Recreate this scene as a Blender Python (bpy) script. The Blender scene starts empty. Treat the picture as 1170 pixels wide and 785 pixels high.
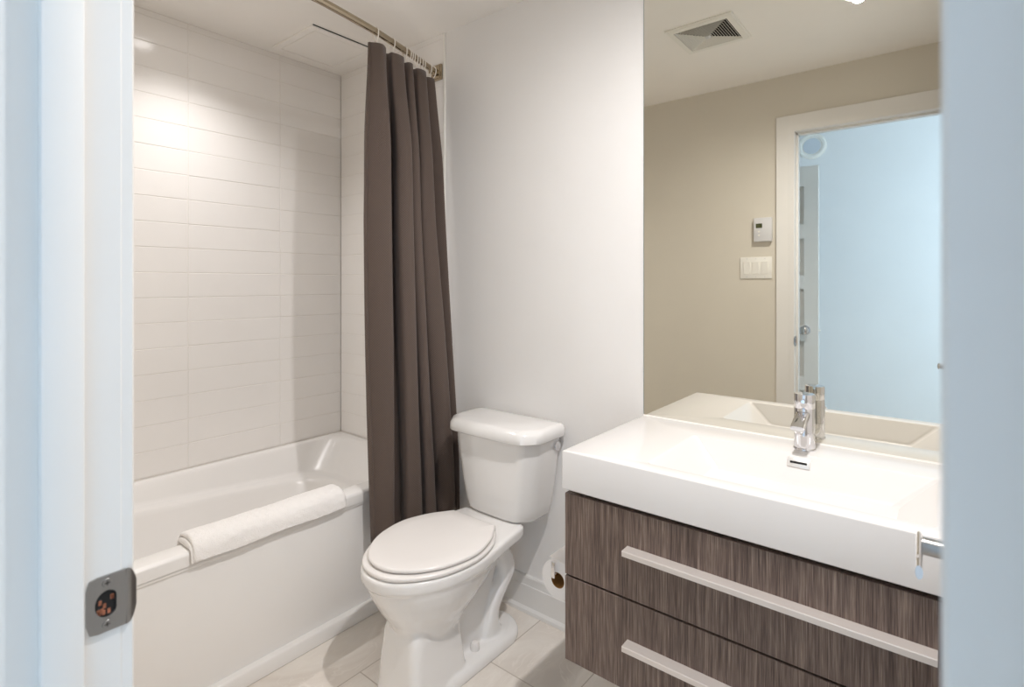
import bpy, bmesh, math, random
from mathutils import Vector, Matrix
random.seed(7)
S = bpy.context.scene
COL = S.collection
PI = math.pi

# ---------------------------------------------------------------- camera
cam_d = bpy.data.cameras.new('camera'); CAM = bpy.data.objects.new('camera', cam_d); COL.objects.link(CAM)
CAM.location = (0, 0, 1.256); CAM.rotation_euler = (PI/2, 0, 0.6808)
cam_d.sensor_width = 36; cam_d.lens = 614.757*36/1170
cam_d.shift_y = -(392.5-323.57)/1170
cam_d.clip_start = 0.01
cam_d.dof.use_dof = True; cam_d.dof.focus_distance = 1.7; cam_d.dof.aperture_fstop = 7.0
S.camera = CAM
# ---------------------------------------------------------------- view, world, lights
S.view_settings.view_transform = 'Standard'; S.view_settings.look = 'None'
S.view_settings.gamma = 1; S.view_settings.use_curve_mapping = False
S.view_settings.exposure = 0.68
S.cycles.max_bounces = 16; S.cycles.diffuse_bounces = 10; S.cycles.glossy_bounces = 8
S.cycles.sample_clamp_indirect = 8
W = bpy.data.worlds.new('daylight'); S.world = W; W.use_nodes = True
W.node_tree.nodes['Background'].inputs[0].default_value = (0.62, 0.80, 1.0, 1)
W.node_tree.nodes['Background'].inputs[1].default_value = 1.0
def lamp(kind, name, loc, energy, color, rot=(0, 0, 0), **kw):
    d = bpy.data.lights.new(name, kind); d.energy = energy; d.color = color
    for k, v in kw.items(): setattr(d, k, v)
    o = bpy.data.objects.new(name, d); COL.objects.link(o); o.location = loc; o.rotation_euler = rot
    return o
WARM = (1.0, 0.972, 0.96)
P_ROOM, P_TUB, P_HALL = 17.5, 6.4, 27.0
L_ROOM, L_TUB = (-0.262, 0.875), (-2.12, 0.84)
lamp('AREA', 'hall_window_daylight', (.85, 0.17, 1.5), P_HALL, (0.62, 0.81, 1.0), (-PI/2, 0, 0), shape='RECTANGLE', size=.9, size_y=1.4)

# ---------------------------------------------------------------- helpers
def lin(c): return tuple(((v/255)/12.92 if v/255 <= .04045 else ((v/255+.055)/1.055)**2.4) for v in c)
class NT:
    def __init__(s, m): s.t = m.node_tree; s.b = s.t.nodes['Principled BSDF']
    def n(s, typ, **kw):
        x = s.t.nodes.new(typ)
        for k, v in kw.items():
            if k.startswith('i_'):
                k2 = k[2:]; x.inputs[int(k2) if k2.isdigit() else k2.replace('_', ' ')].default_value = v
            else: setattr(x, k, v)
        return x
    def l(s, a, b): s.t.links.new(a, b)
def mat(name, rgb, rough=.5, metal=0, spec=.5, bump=0, bscale=60, vary=0, vscale=4, coat=0):
    m = bpy.data.materials.new(name); m.use_nodes = True; N = NT(m); b = N.b
    c = lin(rgb)
    b.inputs['Base Color'].default_value = (*c, 1); b.inputs['Roughness'].default_value = rough
    b.inputs['Metallic'].default_value = metal; b.inputs['Specular IOR Level'].default_value = spec
    b.inputs['Coat Weight'].default_value = coat
    tc = N.n('ShaderNodeTexCoord')
    nz = N.n('ShaderNodeTexNoise', i_Scale=vscale, i_Detail=4.0); N.l(tc.outputs['Object'], nz.inputs['Vector'])
    v = max(vary, .012)
    rp = N.n('ShaderNodeValToRGB')
    rp.color_ramp.elements[0].position = .3; rp.color_ramp.elements[1].position = .7
    rp.color_ramp.elements[0].color = (*[x*(1-v) for x in c], 1); rp.color_ramp.elements[1].color = (*[min(1, x*(1+v)) for x in c], 1)
    N.l(nz.outputs['Fac'], rp.inputs['Fac']); N.l(rp.outputs['Color'], b.inputs['Base Color'])
    if bump:
        n2 = N.n('ShaderNodeTexNoise', i_Scale=bscale, i_Detail=3.0); N.l(tc.outputs['Object'], n2.inputs['Vector'])
        bp = N.n('ShaderNodeBump', i_Strength=bump, i_Distance=.002); N.l(n2.outputs['Fac'], bp.inputs['Height']); N.l(bp.outputs['Normal'], b.inputs['Normal'])
    return m
M = {}
M['wall'] = mat('wall_paint', (237, 235, 233), .38, bump=.05, bscale=220)
M['ceil'] = mat('ceiling_paint', (247, 244, 240), .7)
M['trim'] = mat('trim_paint', (232, 230, 227), .35)
M['beige'] = mat('front_wall_dimmed_beige', (217, 211, 199), .5)  # dimmer light on the doorway wall is partly put into this beige
M['hallwall'] = mat('hall_paint', (232, 234, 236), .6)
M['tile'] = mat('white_tile_glaze', (240, 237, 234), .17, spec=.5)
M['grout'] = mat('grout', (232, 228, 223), .7)
M['tub'] = mat('white_acrylic', (238, 236, 234), .26)
M['ceramic'] = mat('vitreous_china', (236, 234, 232), .08, coat=.4)
M['seat'] = mat('seat_plastic', (232, 228, 225), .22)
M['sink'] = mat('sink_resin', (227, 224, 222), .22)
M['chrome'] = mat('chrome', (225, 225, 228), .06, 1)
M['nickel'] = mat('brushed_nickel', (165, 164, 163), .28, 1, bump=.05, bscale=400)
M['rodm'] = mat('rod_chrome', (176, 163, 142), .12, 1)
M['alu'] = mat('brushed_aluminium', (226, 219, 214), .5, .55, bump=.05, bscale=300)
M['satin'] = mat('satin_chrome', (232, 230, 228), .35, .5)
M['paper'] = mat('toilet_paper', (244, 241, 239), .9, bump=.2, bscale=300)
M['card'] = mat('cardboard', (158, 116, 62), .85)
M['black'] = mat('dark_gap', (24, 21, 20), .8)
M['plast'] = mat('white_plastic', (238, 236, 230), .4)
M['greyplast'] = mat('grey_white_plastic', (214, 214, 216), .45)
M['lcd'] = mat('lcd_green', (74, 78, 48), .25)
M['shade'] = mat('grey_mesh', (205, 212, 221), .7)
M['rawwood'] = mat('raw_wood', (150, 92, 66), .85, bump=.6, bscale=90, vary=.5, vscale=120)
M['ring'] = mat('ring_plastic', (236, 230, 222), .25)
# mirror
m = mat('mirror_silver', (230, 228, 219), .0, 1); M['mirror'] = m
m = mat('mirror_edge', (120, 132, 128), .2); M['mirror_edge'] = m
# towel
m = bpy.data.materials.new('terry_cloth'); m.use_nodes = True; N = NT(m); M['towel'] = m
N.b.inputs['Base Color'].default_value = (*lin((250, 247, 245)), 1); N.b.inputs['Roughness'].default_value = .95
N.b.inputs['Sheen Weight'].default_value = .3
tc = N.n('ShaderNodeTexCoord'); v = N.n('ShaderNodeTexVoronoi', i_Scale=420.0); N.l(tc.outputs['Object'], v.inputs['Vector'])
bp = N.n('ShaderNodeBump', i_Strength=.6, i_Distance=.0025); N.l(v.outputs['Distance'], bp.inputs['Height']); N.l(bp.outputs['Normal'], N.b.inputs['Normal'])
# floor: 30 x 60 porcelain, long side towards the back wall
m = bpy.data.materials.new('porcelain_floor'); m.use_nodes = True; N = NT(m); M['floor'] = m
tc = N.n('ShaderNodeTexCoord'); sx = N.n('ShaderNodeSeparateXYZ'); N.l(tc.outputs['Object'], sx.inputs[0])
ax = N.n('ShaderNodeMath', operation='ADD', i_1=1.18+.295*20); N.l(sx.outputs['X'], ax.inputs[0])
ay = N.n('ShaderNodeMath', operation='ADD', i_1=-1.342+.3+6.0); N.l(sx.outputs['Y'], ay.inputs[0])
cb = N.n('ShaderNodeCombineXYZ'); N.l(ay.outputs[0], cb.inputs['X']); N.l(ax.outputs[0], cb.inputs['Y'])
br = N.n('ShaderNodeTexBrick', offset=.5, offset_frequency=2, i_Scale=1.0, i_Mortar_Size=.0022, i_Mortar_Smooth=.2, i_Brick_Width=.6, i_Row_Height=.295, i_Bias=0.0)
br.inputs['Color1'].default_value = (.42, .42, .42, 1); br.inputs['Color2'].default_value = (.58, .58, .58, 1); br.inputs['Mortar'].default_value = (.5, .5, .5, 1)
N.l(cb.outputs[0], br.inputs['Vector'])
mp = N.n('ShaderNodeMapping'); mp.inputs['Scale'].default_value = (3.2, 1.3, 1); mp.inputs['Rotation'].default_value = (0, 0, .45)
shift = N.n('ShaderNodeVectorMath', operation='ADD'); N.l(tc.outputs['Object'], shift.inputs[0])
sc_ = N.n('ShaderNodeVectorMath', operation='SCALE'); sc_.inputs['Scale'].default_value = 30.0
N.l(br.outputs['Color'], sc_.inputs[0]); N.l(sc_.outputs[0], shift.inputs[1]); N.l(shift.outputs[0], mp.inputs['Vector'])
nz = N.n('ShaderNodeTexNoise', i_Scale=1.6, i_Detail=7.0, i_Roughness=.6, i_Distortion=1.6); N.l(mp.outputs[0], nz.inputs['Vector'])
rp = N.n('ShaderNodeValToRGB'); e = rp.color_ramp.elements
e[0].position = .32; e[0].color = (*lin((212, 204, 195)), 1); e[1].position = .68; e[1].color = (*lin((234, 228, 220)), 1)
k = e.new(.5); k.color = (*lin((224, 216, 207)), 1)
N.l(nz.outputs['Fac'], rp.inputs['Fac'])
# thin pale veins
vn = N.n('ShaderNodeTexNoise', i_Scale=2.4, i_Detail=3.0, i_Distortion=2.5); N.l(mp.outputs[0], vn.inputs['Vector'])
vr = N.n('ShaderNodeValToRGB'); e = vr.color_ramp.elements; e[0].position = .485; e[0].color = (0, 0, 0, 1); e[1].position = .515; e[1].color = (0, 0, 0, 1); k = e.new(.5); k.color = (.5, .5, .5, 1)
N.l(vn.outputs['Fac'], vr.inputs['Fac'])
mx = N.n('ShaderNodeMix', data_type='RGBA'); N.l(vr.outputs['Color'], mx.inputs[0]); N.l(rp.outputs['Color'], mx.inputs[6]); mx.inputs[7].default_value = (*lin((238, 232, 224)), 1)
m2 = N.n('ShaderNodeMix', data_type='RGBA'); N.l(br.outputs['Fac'], m2.inputs[0]); N.l(mx.outputs[2], m2.inputs[6]); m2.inputs[7].default_value = (*lin((190, 180, 168)), 1)
N.l(m2.outputs[2], N.b.inputs['Base Color']); N.b.inputs['Roughness'].default_value = .42
iv = N.n('ShaderNodeMath', operation='SUBTRACT', i_0=1.0); N.l(br.outputs['Fac'], iv.inputs[1])
bp = N.n('ShaderNodeBump', i_Strength=.5, i_Distance=.001); N.l(iv.outputs[0], bp.inputs['Height']); N.l(bp.outputs['Normal'], N.b.inputs['Normal'])
# dark zebrano-like laminate, grain upright
m = bpy.data.materials.new('grey_brown_laminate'); m.use_nodes = True; N = NT(m); M['wood'] = m
tc = N.n('ShaderNodeTexCoord'); g = N.n('ShaderNodeNewGeometry')
mp = N.n('ShaderNodeMapping'); mp.inputs['Scale'].default_value = (1, 1, .022); N.l(g.outputs['Position'], mp.inputs['Vector'])
n1 = N.n('ShaderNodeTexNoise', i_Scale=620.0, i_Detail=2.0, i_Roughness=.6); N.l(mp.outputs[0], n1.inputs['Vector'])
n2 = N.n('ShaderNodeTexNoise', i_Scale=110.0, i_Detail=2.0); N.l(mp.outputs[0], n2.inputs['Vector'])
ad = N.n('ShaderNodeMix', data_type='FLOAT'); ad.inputs[0].default_value = .35; N.l(n1.outputs['Fac'], ad.inputs[2]); N.l(n2.outputs['Fac'], ad.inputs[3])
rp = N.n('ShaderNodeValToRGB'); e = rp.color_ramp.elements
e[0].position = .33; e[0].color = (*lin((66, 52, 46)), 1); e[1].position = .68; e[1].color = (*lin((150, 133, 121)), 1)
k = e.new(.46); k.color = (*lin((96, 79, 71)), 1); k = e.new(.55); k.color = (*lin((117, 100, 91)), 1)
N.l(ad.outputs[0], rp.inputs['Fac']); N.l(rp.outputs['Color'], N.b.inputs['Base Color']); N.b.inputs['Roughness'].default_value = .42
bp = N.n('ShaderNodeBump', i_Strength=.15, i_Distance=.001); N.l(n1.outputs['Fac'], bp.inputs['Height']); N.l(bp.outputs['Normal'], N.b.inputs['Normal'])
# curtain cloth, waffle weave from the cloth's own uv
m = bpy.data.materials.new('waffle_cloth'); m.use_nodes = True; N = NT(m); M['cloth'] = m
uv = N.n('ShaderNodeUVMap'); sx = N.n('ShaderNodeSeparateXYZ'); N.l(uv.outputs[0], sx.inputs[0])
def wv(sock, per):
    a = N.n('ShaderNodeMath', operation='MULTIPLY', i_1=2*PI/per); N.l(sock, a.inputs[0])
    s_ = N.n('ShaderNodeMath', operation='SINE'); N.l(a.outputs[0], s_.inputs[0]); return s_.outputs[0]
mu = N.n('ShaderNodeMath', operation='MULTIPLY'); N.l(wv(sx.outputs['X'], .009), mu.inputs[0]); N.l(wv(sx.outputs['Y'], .009), mu.inputs[1])
rp = N.n('ShaderNodeValToRGB'); e = rp.color_ramp.elements; e[0].position = 0; e[0].color = (*lin((80, 67, 60)), 1); e[1].position = 1; e[1].color = (*lin((97, 82, 74)), 1)
mr = N.n('ShaderNodeMapRange', i_1=-1.0, i_2=1.0); N.l(mu.outputs[0], mr.inputs[0]); N.l(mr.outputs[0], rp.inputs['Fac'])
N.l(rp.outputs['Color'], N.b.inputs['Base Color']); N.b.inputs['Roughness'].default_value = .8; N.b.inputs['Sheen Weight'].default_value = .15
bp = N.n('ShaderNodeBump', i_Strength=.35, i_Distance=.001); N.l(mu.outputs[0], bp.inputs['Height']); N.l(bp.outputs['Normal'], N.b.inputs['Normal'])
# lamp lens
m = bpy.data.materials.new('lamp_lens'); m.use_nodes = True; M['lens'] = m; N = NT(m)
N.b.inputs['Emission Color'].default_value = (*WARM, 1); N.b.inputs['Emission Strength'].default_value = 12; N.b.inputs['Base Color'].default_value = (.9, .85, .8, 1)

def box(bm, x0, x1, y0, y1, z0, z1, bev=0, seg=2):
    b = bmesh.new(); bmesh.ops.create_cube(b, size=1)
    for v in b.verts: v.co = Vector(((x0+x1)/2+v.co.x*(x1-x0), (y0+y1)/2+v.co.y*(y1-y0), (z0+z1)/2+v.co.z*(z1-z0)))
    if bev: bmesh.ops.bevel(b, geom=b.edges[:], offset=bev, segments=seg, profile=.5, affect='EDGES')
    join(bm, b)
def join(bm, b):
    me = bpy.data.meshes.new('tmp'); b.to_mesh(me); b.free(); bm.from_mesh(me); bpy.data.meshes.remove(me)
def cyl(bm, p0, p1, r0, r1=None, seg=32, bev=0):
    p0, p1 = Vector(p0), Vector(p1); r1 = r0 if r1 is None else r1
    b = bmesh.new(); d = p1-p0
    bmesh.ops.create_cone(b, cap_ends=True, segments=seg, radius1=r0, radius2=r1, depth=d.length)
    if bev:
        bmesh.ops.bevel(b, geom=[e for e in b.edges if any(len(f.verts) > 4 for f in e.link_faces)], offset=bev, segments=2, affect='EDGES')
    b.transform(Matrix.Translation((p0+p1)/2) @ d.to_track_quat('Z', 'Y').to_matrix().to_4x4()); join(bm, b)
def loft(bm, rings, cap0=True, cap1=True, closed=True):
    vs = [[bm.verts.new(p) for p in r] for r in rings]; n = len(vs[0])
    for a, b in zip(vs, vs[1:]):
        for i in range(n if closed else n-1):
            j = (i+1) % n; bm.faces.new((a[i], a[j], b[j], b[i]))
    if cap0: bm.faces.new(vs[0][::-1])
    if cap1: bm.faces.new(vs[-1])
    return vs
def tube(bm, pts, r, seg=16, cap=True):
    pts = [Vector(p) for p in pts]; rings = []; up = Vector((0, 0, 1))
    rs = r if isinstance(r, (list, tuple)) else [r]*len(pts)
    t0 = (pts[1]-pts[0]).normalized()
    u = t0.orthogonal().normalized()
    for i, p in enumerate(pts):
        t = (pts[min(i+1, len(pts)-1)]-pts[max(i-1, 0)]).normalized()
        u = (u - t*u.dot(t)).normalized(); w = t.cross(u)
        rings.append([p+(u*math.cos(a)+w*math.sin(a))*rs[i] for a in [2*PI*k/seg for k in range(seg)]])
    loft(bm, rings, cap, cap)
def rrect(xa, xb, ya, yb, r, z, n=8):
    out = []; zf = z if callable(z) else (lambda x, y: z)
    for cx, cy, a0 in ((xb-r, ya+r, -PI/2), (xb-r, yb-r, 0), (xa+r, yb-r, PI/2), (xa+r, ya+r, PI)):
        for k in range(n+1):
            a = a0+PI/2*k/n; x, y = cx+r*math.cos(a), cy+r*math.sin(a); out.append((x, y, zf(x, y)))
    return out
def prism(bm, prof, axis, a, b):
    """prof: 2D outline; axis 'x'|'y'|'z' extruded from a to b"""
    def P(u, v, t): return {'x': (t, u, v), 'y': (u, t, v), 'z': (u, v, t)}[axis]
    loft(bm, [[P(u, v, a) for u, v in prof], [P(u, v, b) for u, v in prof]])
def spline(pts, n=8, closed=False):
    out = []; N_ = len(pts)
    rng = range(N_ if closed else N_-1)
    g = lambda i: Vector(pts[i % N_]) if closed else Vector(pts[max(0, min(N_-1, i))])
    for i in rng:
        a, b, c, d = g(i-1), g(i), g(i+1), g(i+2)
        for k in range(n):
            t = k/n
            out.append(.5*((2*b)+(c-a)*t+(2*a-5*b+4*c-d)*t*t+(3*b-a-3*c+d)*t**3))
    if not closed: out.append(g(N_-1))
    return out
def wpos(o):
    p = Vector(o.location)
    while o.parent: o = o.parent; p = p+o.location
    return p
def obj(name, bm, m, parent=None, loc=None, smooth=35, local=False):
    """loc: origin for a top-level mesh; geometry is given in world space unless local"""
    bmesh.ops.recalc_face_normals(bm, faces=bm.faces[:])
    me = bpy.data.meshes.new(name); bm.to_mesh(me); bm.free()
    o = bpy.data.objects.new(name, me); COL.objects.link(o); me.materials.append(m)
    if smooth is not None:
        for p in me.polygons: p.use_smooth = True
        me.set_sharp_from_angle(angle=math.radians(smooth))
    off = Vector((0, 0, 0))
    if parent: o.parent = parent; off = wpos(parent)
    elif loc: o.location = loc; off = Vector(loc)
    if not local: me.transform(Matrix.Translation(-off))
    return o
def thing(name, label, cat, loc, group=None, rotz=0):
    o = bpy.data.objects.new(name, None); COL.objects.link(o); o.location = loc; o.rotation_euler = (0, 0, rotz)
    o.empty_display_size = .1
    return tag(o, label, cat, group)
def tag(o, label, cat, group=None):
    o['label'] = label; o['category'] = cat
    if group: o['group'] = group
    return o
def struct(o, label, cat):
    o['kind'] = 'structure'; return tag(o, label, cat)
B = bmesh.new

# ---------------------------------------------------------------- room shell
H = 2.35                       # ceiling
XL, YB, XR, YF = -2.487, 1.645, .20, .1655
DL, DR, DH = -.62, .040, 2.045  # bathroom doorway
b = B(); box(b, -3.0, 2.4, -1.6, 1.9, -.1, 0); struct(obj('floor', b, M['floor'], loc=(0, 0, 0)), 'beige porcelain plank tile floor with fine grout lines', 'floor')
b = B(); box(b, -2.7, .32, .06, 1.78, H, H+.1); struct(obj('ceiling', b, M['ceil'], loc=(0, 0, H)), 'plain off-white bathroom ceiling', 'ceiling')
b = B(); box(b, -2.62, .32, YB, 1.78, 0, H); struct(obj('wall_back', b, M['wall'], loc=(-1, YB, 0)), 'off-white painted wall behind the toilet and vanity', 'wall')
b = B(); box(b, -2.62, XL-.008, .06, YB, 0, H); struct(obj('wall_left', b, M['wall'], loc=(XL-.008, 1, 0)), 'wall behind the white tiles along the bathtub', 'wall')
b = B(); box(b, XR, .32, .06, YB, 0, H); struct(obj('wall_right', b, M['wall'], loc=(XR, 1, 0)), 'off-white wall at the end of the vanity', 'wall')
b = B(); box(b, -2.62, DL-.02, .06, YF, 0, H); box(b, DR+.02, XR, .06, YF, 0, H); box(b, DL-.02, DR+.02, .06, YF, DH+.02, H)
struct(obj('wall_front', b, M['beige'], loc=(-1, YF, 0)), 'wall around the doorway, its beige partly painted-in dimmer light, seen in the mirror', 'wall')
# hallway
b = B(); box(b, -1.52, 2.4, -1.5, -1.4, 0, 2.6); struct(obj('wall_hall', b, M['hallwall'], loc=(0, -1.4, 0)), 'pale blue-lit hallway wall seen in the mirror through the doorway', 'wall')
b = B(); box(b, -1.52, -1.42, -1.4, .06, 0, 2.6); struct(obj('wall_hall_left', b, M['hallwall'], loc=(-1.42, -.7, 0)), 'end wall of the hallway', 'wall')
b = B(); box(b, 2.2, 2.3, -1.4, .06, 0, 2.6)
struct(obj('wall_hall_right', b, M['hallwall'], loc=(2.2, -.7, 0)), 'far end wall of the hallway', 'wall')
b = B(); box(b, .32, .40, .06, .16, 0, 2.6); box(b, 1.30, 2.3, .06, .16, 0, 2.6); box(b, .40, 1.30, .06, .16, 0, .8); box(b, .40, 1.30, .06, .16, 2.2, 2.6); box(b, -1.52, .32, .065, .16, H+.1, 2.6)
struct(obj('wall_hall_front', b, M['hallwall'], loc=(1, .06, 0)), 'hallway wall with the window beside the bathroom', 'wall')
b = B(); box(b, -1.52, 2.4, -1.5, .06, 2.6, 2.7); struct(obj('ceiling_hall', b, M['hallwall'], loc=(0, -.7, 2.6)), 'hallway ceiling', 'ceiling')
b = B()
for x in (.40, .83, 1.26): box(b, x, x+.04, .08, .14, .8, 2.2)
box(b, .44, 1.26, .08, .14, .8, .84); box(b, .44, 1.26, .08, .14, 2.16, 2.2)
struct(obj('window_1', b, M['trim'], loc=(.85, .11, .8)), 'white framed hallway window', 'window')

# wall tiles: 4 x 16 in. stack bond
def tiles_left():
    b = B(); box(b, XL-.008, XL-.0014, .18, 1.637, .45, H)
    zs = [.4796+.1025*k for k in range(19)]+[H]
    ys = [.18, .499, .902, 1.305, 1.637]
    for z0, z1 in zip(zs, zs[1:]):
        for y0, y1 in zip(ys, ys[1:]):
            w = random.uniform(-.0004, .0004)
            box(b, XL-.006, XL+w, y0+.0011, y1-.0011, z0+.0011, z1-.0011, .0012, 1)
    return b
o = obj('wall_tile_left', tiles_left(), M['tile'], loc=(XL, 1, .48), smooth=None); o.data.materials.append(M['grout'])
for p in o.data.polygons[:6]: p.material_index = 1
struct(o, 'white glazed wall tiles in stacked rows along the bathtub', 'wall tile'); o.name = 'trim_1'
b = B(); box(b, XL, -1.712, 1.6384, YB, .45, H)
zs = [.4796+.1025*k for k in range(19)]+[H]; xs = [XL, XL+.355, -1.712]
for z0, z1 in zip(zs, zs[1:]):
    for x0, x1 in zip(xs, xs[1:]): box(b, x0+.0011, x1-.0011, 1.637+random.uniform(-.0003, .0003), 1.644, z0+.0011, z1-.0011, .0012, 1)
o = obj('trim_2', b, M['tile'], loc=(-2.1, 1.64, .48), smooth=None); o.data.materials.append(M['grout'])
for p in o.data.polygons[:6]: p.material_index = 1
struct(o, 'white wall tiles on the short wall behind the shower curtain', 'wall tile')
b = B(); box(b, -1.712, -1.703, 1.634, YB, 0, H, .002); struct(obj('trim_3', b, M['plast'], loc=(-1.708, 1.64, 0)), 'slim white edge strip between tile and painted wall', 'trim')

# baseboards
def base_prof(s): # (depth, height)
    return [(0, 0), (.022, 0), (.0225, .006), (.021, .013), (.016, .019), (.013, .022), (.013, .100), (.0105, .103), (.0105, .131), (.008, .136), (0, .137)]
b = B(); prism(b, [(YB-d, h) for d, h in base_prof(0)], 'x', -1.703, XR); struct(obj('baseboard_back', b, M['trim'], loc=(-.7, YB, 0), smooth=20), 'white stepped baseboard along the wall behind the toilet', 'baseboard')
b = B(); prism(b, [(YF+d, h) for d, h in base_prof(0)], 'x', -1.69, -.715); struct(obj('baseboard_front', b, M['trim'], loc=(-1.2, YF, 0), smooth=20), 'white baseboard beside the doorway', 'baseboard')

# door frame: jambs, stops, casing
b = B()
JY0, JY1 = .058, .1672
box(b, DL-.02, DL, JY0, JY1, 0, DH, .0015, 1); box(b, DR, DR+.02, JY0, JY1, 0, DH, .0015, 1); box(b, DL-.02, DR+.02, JY0, JY1, DH, DH+.02, .0015, 1)
SY0, SY1 = .105, .1358
box(b, DL-.002, DL+.0105, SY0, SY1, 0, DH, .002, 2); box(b, DR-.0105, DR+.002, SY0, SY1, 0, DH, .002, 2); box(b, DL, DR, SY0, SY1, DH-.0105, DH+.002, .002, 2)
struct(obj('door_frame', b, M['trim'], loc=(DL, .12, 0)), 'white door jamb with stop strip at the left edge', 'door frame')
bpy.data.objects['door_frame'].name = 'trim_4'
def casing(b, side):
    # profile in (distance from opening, protrusion from wall)
    pr = [(-.004, 0), (-.004, .0105), (-.001, .0126), (.004, .0133), (.024, .0135), (.028, .0148), (.080, .0148), (.0835, .0120), (.0835, 0)]
    y0 = YF-.0005 if side > 0 else .0605
    pts = [(DL-.005, 0), (DL-.005, DH+.005), (DR+.005, DH+.005), (DR+.005, 0)]
    rings = []
    for i, (x, z) in enumerate(pts):
        ox = -1 if i < 2 else 1; oz = 0 if i in (0, 3) else 1
        rings.append([(x+ox*d, y0+side*p, z+oz*d) for d, p in pr])
    loft(b, rings)
b = B(); casing(b, 1); struct(obj('trim_5', b, M['trim'], loc=(DL, YF, 0), smooth=25), 'white door casing around the bathroom side of the doorway', 'door casing')
b = B(); casing(b, -1); struct(obj('trim_6', b, M['trim'], loc=(DL, .06, 0), smooth=25), 'white door casing on the hallway side', 'door casing')

# strike plate on the left jamb
sp = thing('strike_plate', 'satin metal latch strike plate with curved lip on the white door jamb', 'strike plate', (DL, .150, .953))
b = B()
def strike_outline():
    z0, z1 = .953-.0265, .953+.0265; out = []
    ya, yb = .1395, .174; r = .006
    for a in range(0, 91, 15): out.append((ya+r-r*math.cos(math.radians(a)), z1-r+r*math.sin(math.radians(a))))
    out += [(yb-.006, z1)]
    n = len(out)
    out2 = [(y, 2*.953-z) for y, z in reversed(out)]
    return out, out2
top, bot = strike_outline()
# plate with a latch hole: outer loop and inner loop bridged
outer = top+bot[:0]
hole = []
cy, cz = .1545, .953
for k in range(24):
    a = 2*PI*k/24; hy = cy+.0095*math.cos(a); hy = min(hy, cy+.0075); hz = cz+.0125*math.sin(a)
    hole.append((hy, hz))
loopo = []
ya, yb, z0, z1 = .1385, .1700, .9265, .9795
for k in range(24):
    a = 2*PI*k/24; dy, dz = math.cos(a), math.sin(a)
    ex, ez = (yb-ya)/2, (z1-z0)/2
    s_ = 1/max(abs(dy)/ex, abs(dz)/ez); y, z = (ya+yb)/2+dy*s_, (z0+z1)/2+dz*s_
    if y < ya+.005:   # round the two inner corners
        if z > z1-.005 or z < z0+.005: y = max(y, ya+.0025); z = min(max(z, z0+.0015), z1-.0015)
    loopo.append((y, z))
X0, X1 = DL-.0005, DL+.0018
loft(b, [[(X0, y, z) for y, z in hole], [(X1, y, z) for y, z in hole], [(X1, y, z) for y, z in loopo], [(X0, y, z) for y, z in loopo]], False, False)
# curved lip towards the room
lip = []
for k in range(9):
    t = k/8; y = .1700+.0092*t; x = X1+.0002-.0036*t**2; half = .0265*(1-.55*t**2.6)
    lip.append((x, y, half))
loft(b, [[(x, y, .953-h), (x, y, .953+h), (x-.0016, y-.0004, .953+h), (x-.0016, y-.0004, .953-h)] for x, y, h in lip])
obj('plate', b, M['nickel'], sp)
b = B(); box(b, DL-.002, DL+.0003, .1445, .1625, .9395, .9665)
pk = obj('latch_pocket', b, M['black'], sp)
b = B()
for k in range(9): 
    y, z = .148+random.random()*.012, .944+random.random()*.017
    box(b, DL-.001, DL+.0009, y-.0012, y+.0014, z-.0022, z+.0022, .0004, 1)
obj('splinters', b, M['rawwood'], sp)
for z in (.953+.0195, .953-.0195):
    b = B(); cyl(b, (X1-.0005, .1545, z), (X1+.0008, .1545, z), .0042, .0036, 20)
    sc = obj('screw', b, M['nickel'], sp)
    b = B(); box(b, X1+.0006, X1+.001, .1545-.0022, .1545+.0022, z-.0004, z+.0004); box(b, X1+.0006, X1+.001, .1545-.0004, .1545+.0004, z-.0022, z+.0022)
    obj('slot', b, M['black'], sc)

# bathroom door leaf, open against the right side
dr = thing('door_1', 'open white bathroom door leaf at the right edge, with lever handle', 'door', (-.0015, .187, 0), rotz=-math.radians(3.0)); dr['kind'] = 'structure'
b = B(); box(b, 0, .035, 0, .655, .008, 2.035, .0015, 1); obj('leaf', b, M['trim'], dr, local=True)
hz = .954; hy = .59
hd = B(); cyl(hd, (0, hy, hz), (-.008, hy, hz), .026, .024, 40, .002)
h1 = obj('lever_handle', hd, M['nickel'], dr, local=True)
b = B(); cyl(b, (-.006, hy, hz), (-.052, hy, hz), .0095, .0095, 28); obj('neck', b, M['nickel'], h1, local=True)
b = B()
prof = [(hy+.010, .001, .0085), (hy-.010, .001, .0085), (hy-.030, -.001, .008), (hy-.042, -.001, .007), (hy-.052, -.003, .0065), (hy-.060, -.004, .0065), (hy-.066, -.004, .006)]
rings = []
for y, dz, r in [tuple(p) for p in spline(prof, 5)]:
    lx = -.0552+(hy-y)*.085
    rings.append([(lx+.0035*math.cos(a)*1.0, y, hz+dz+r*math.sin(a)*1.25) for a in [2*PI*k/16 for k in range(16)]])
loft(b, rings); obj('lever', b, M['chrome'], h1, local=True)

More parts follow.
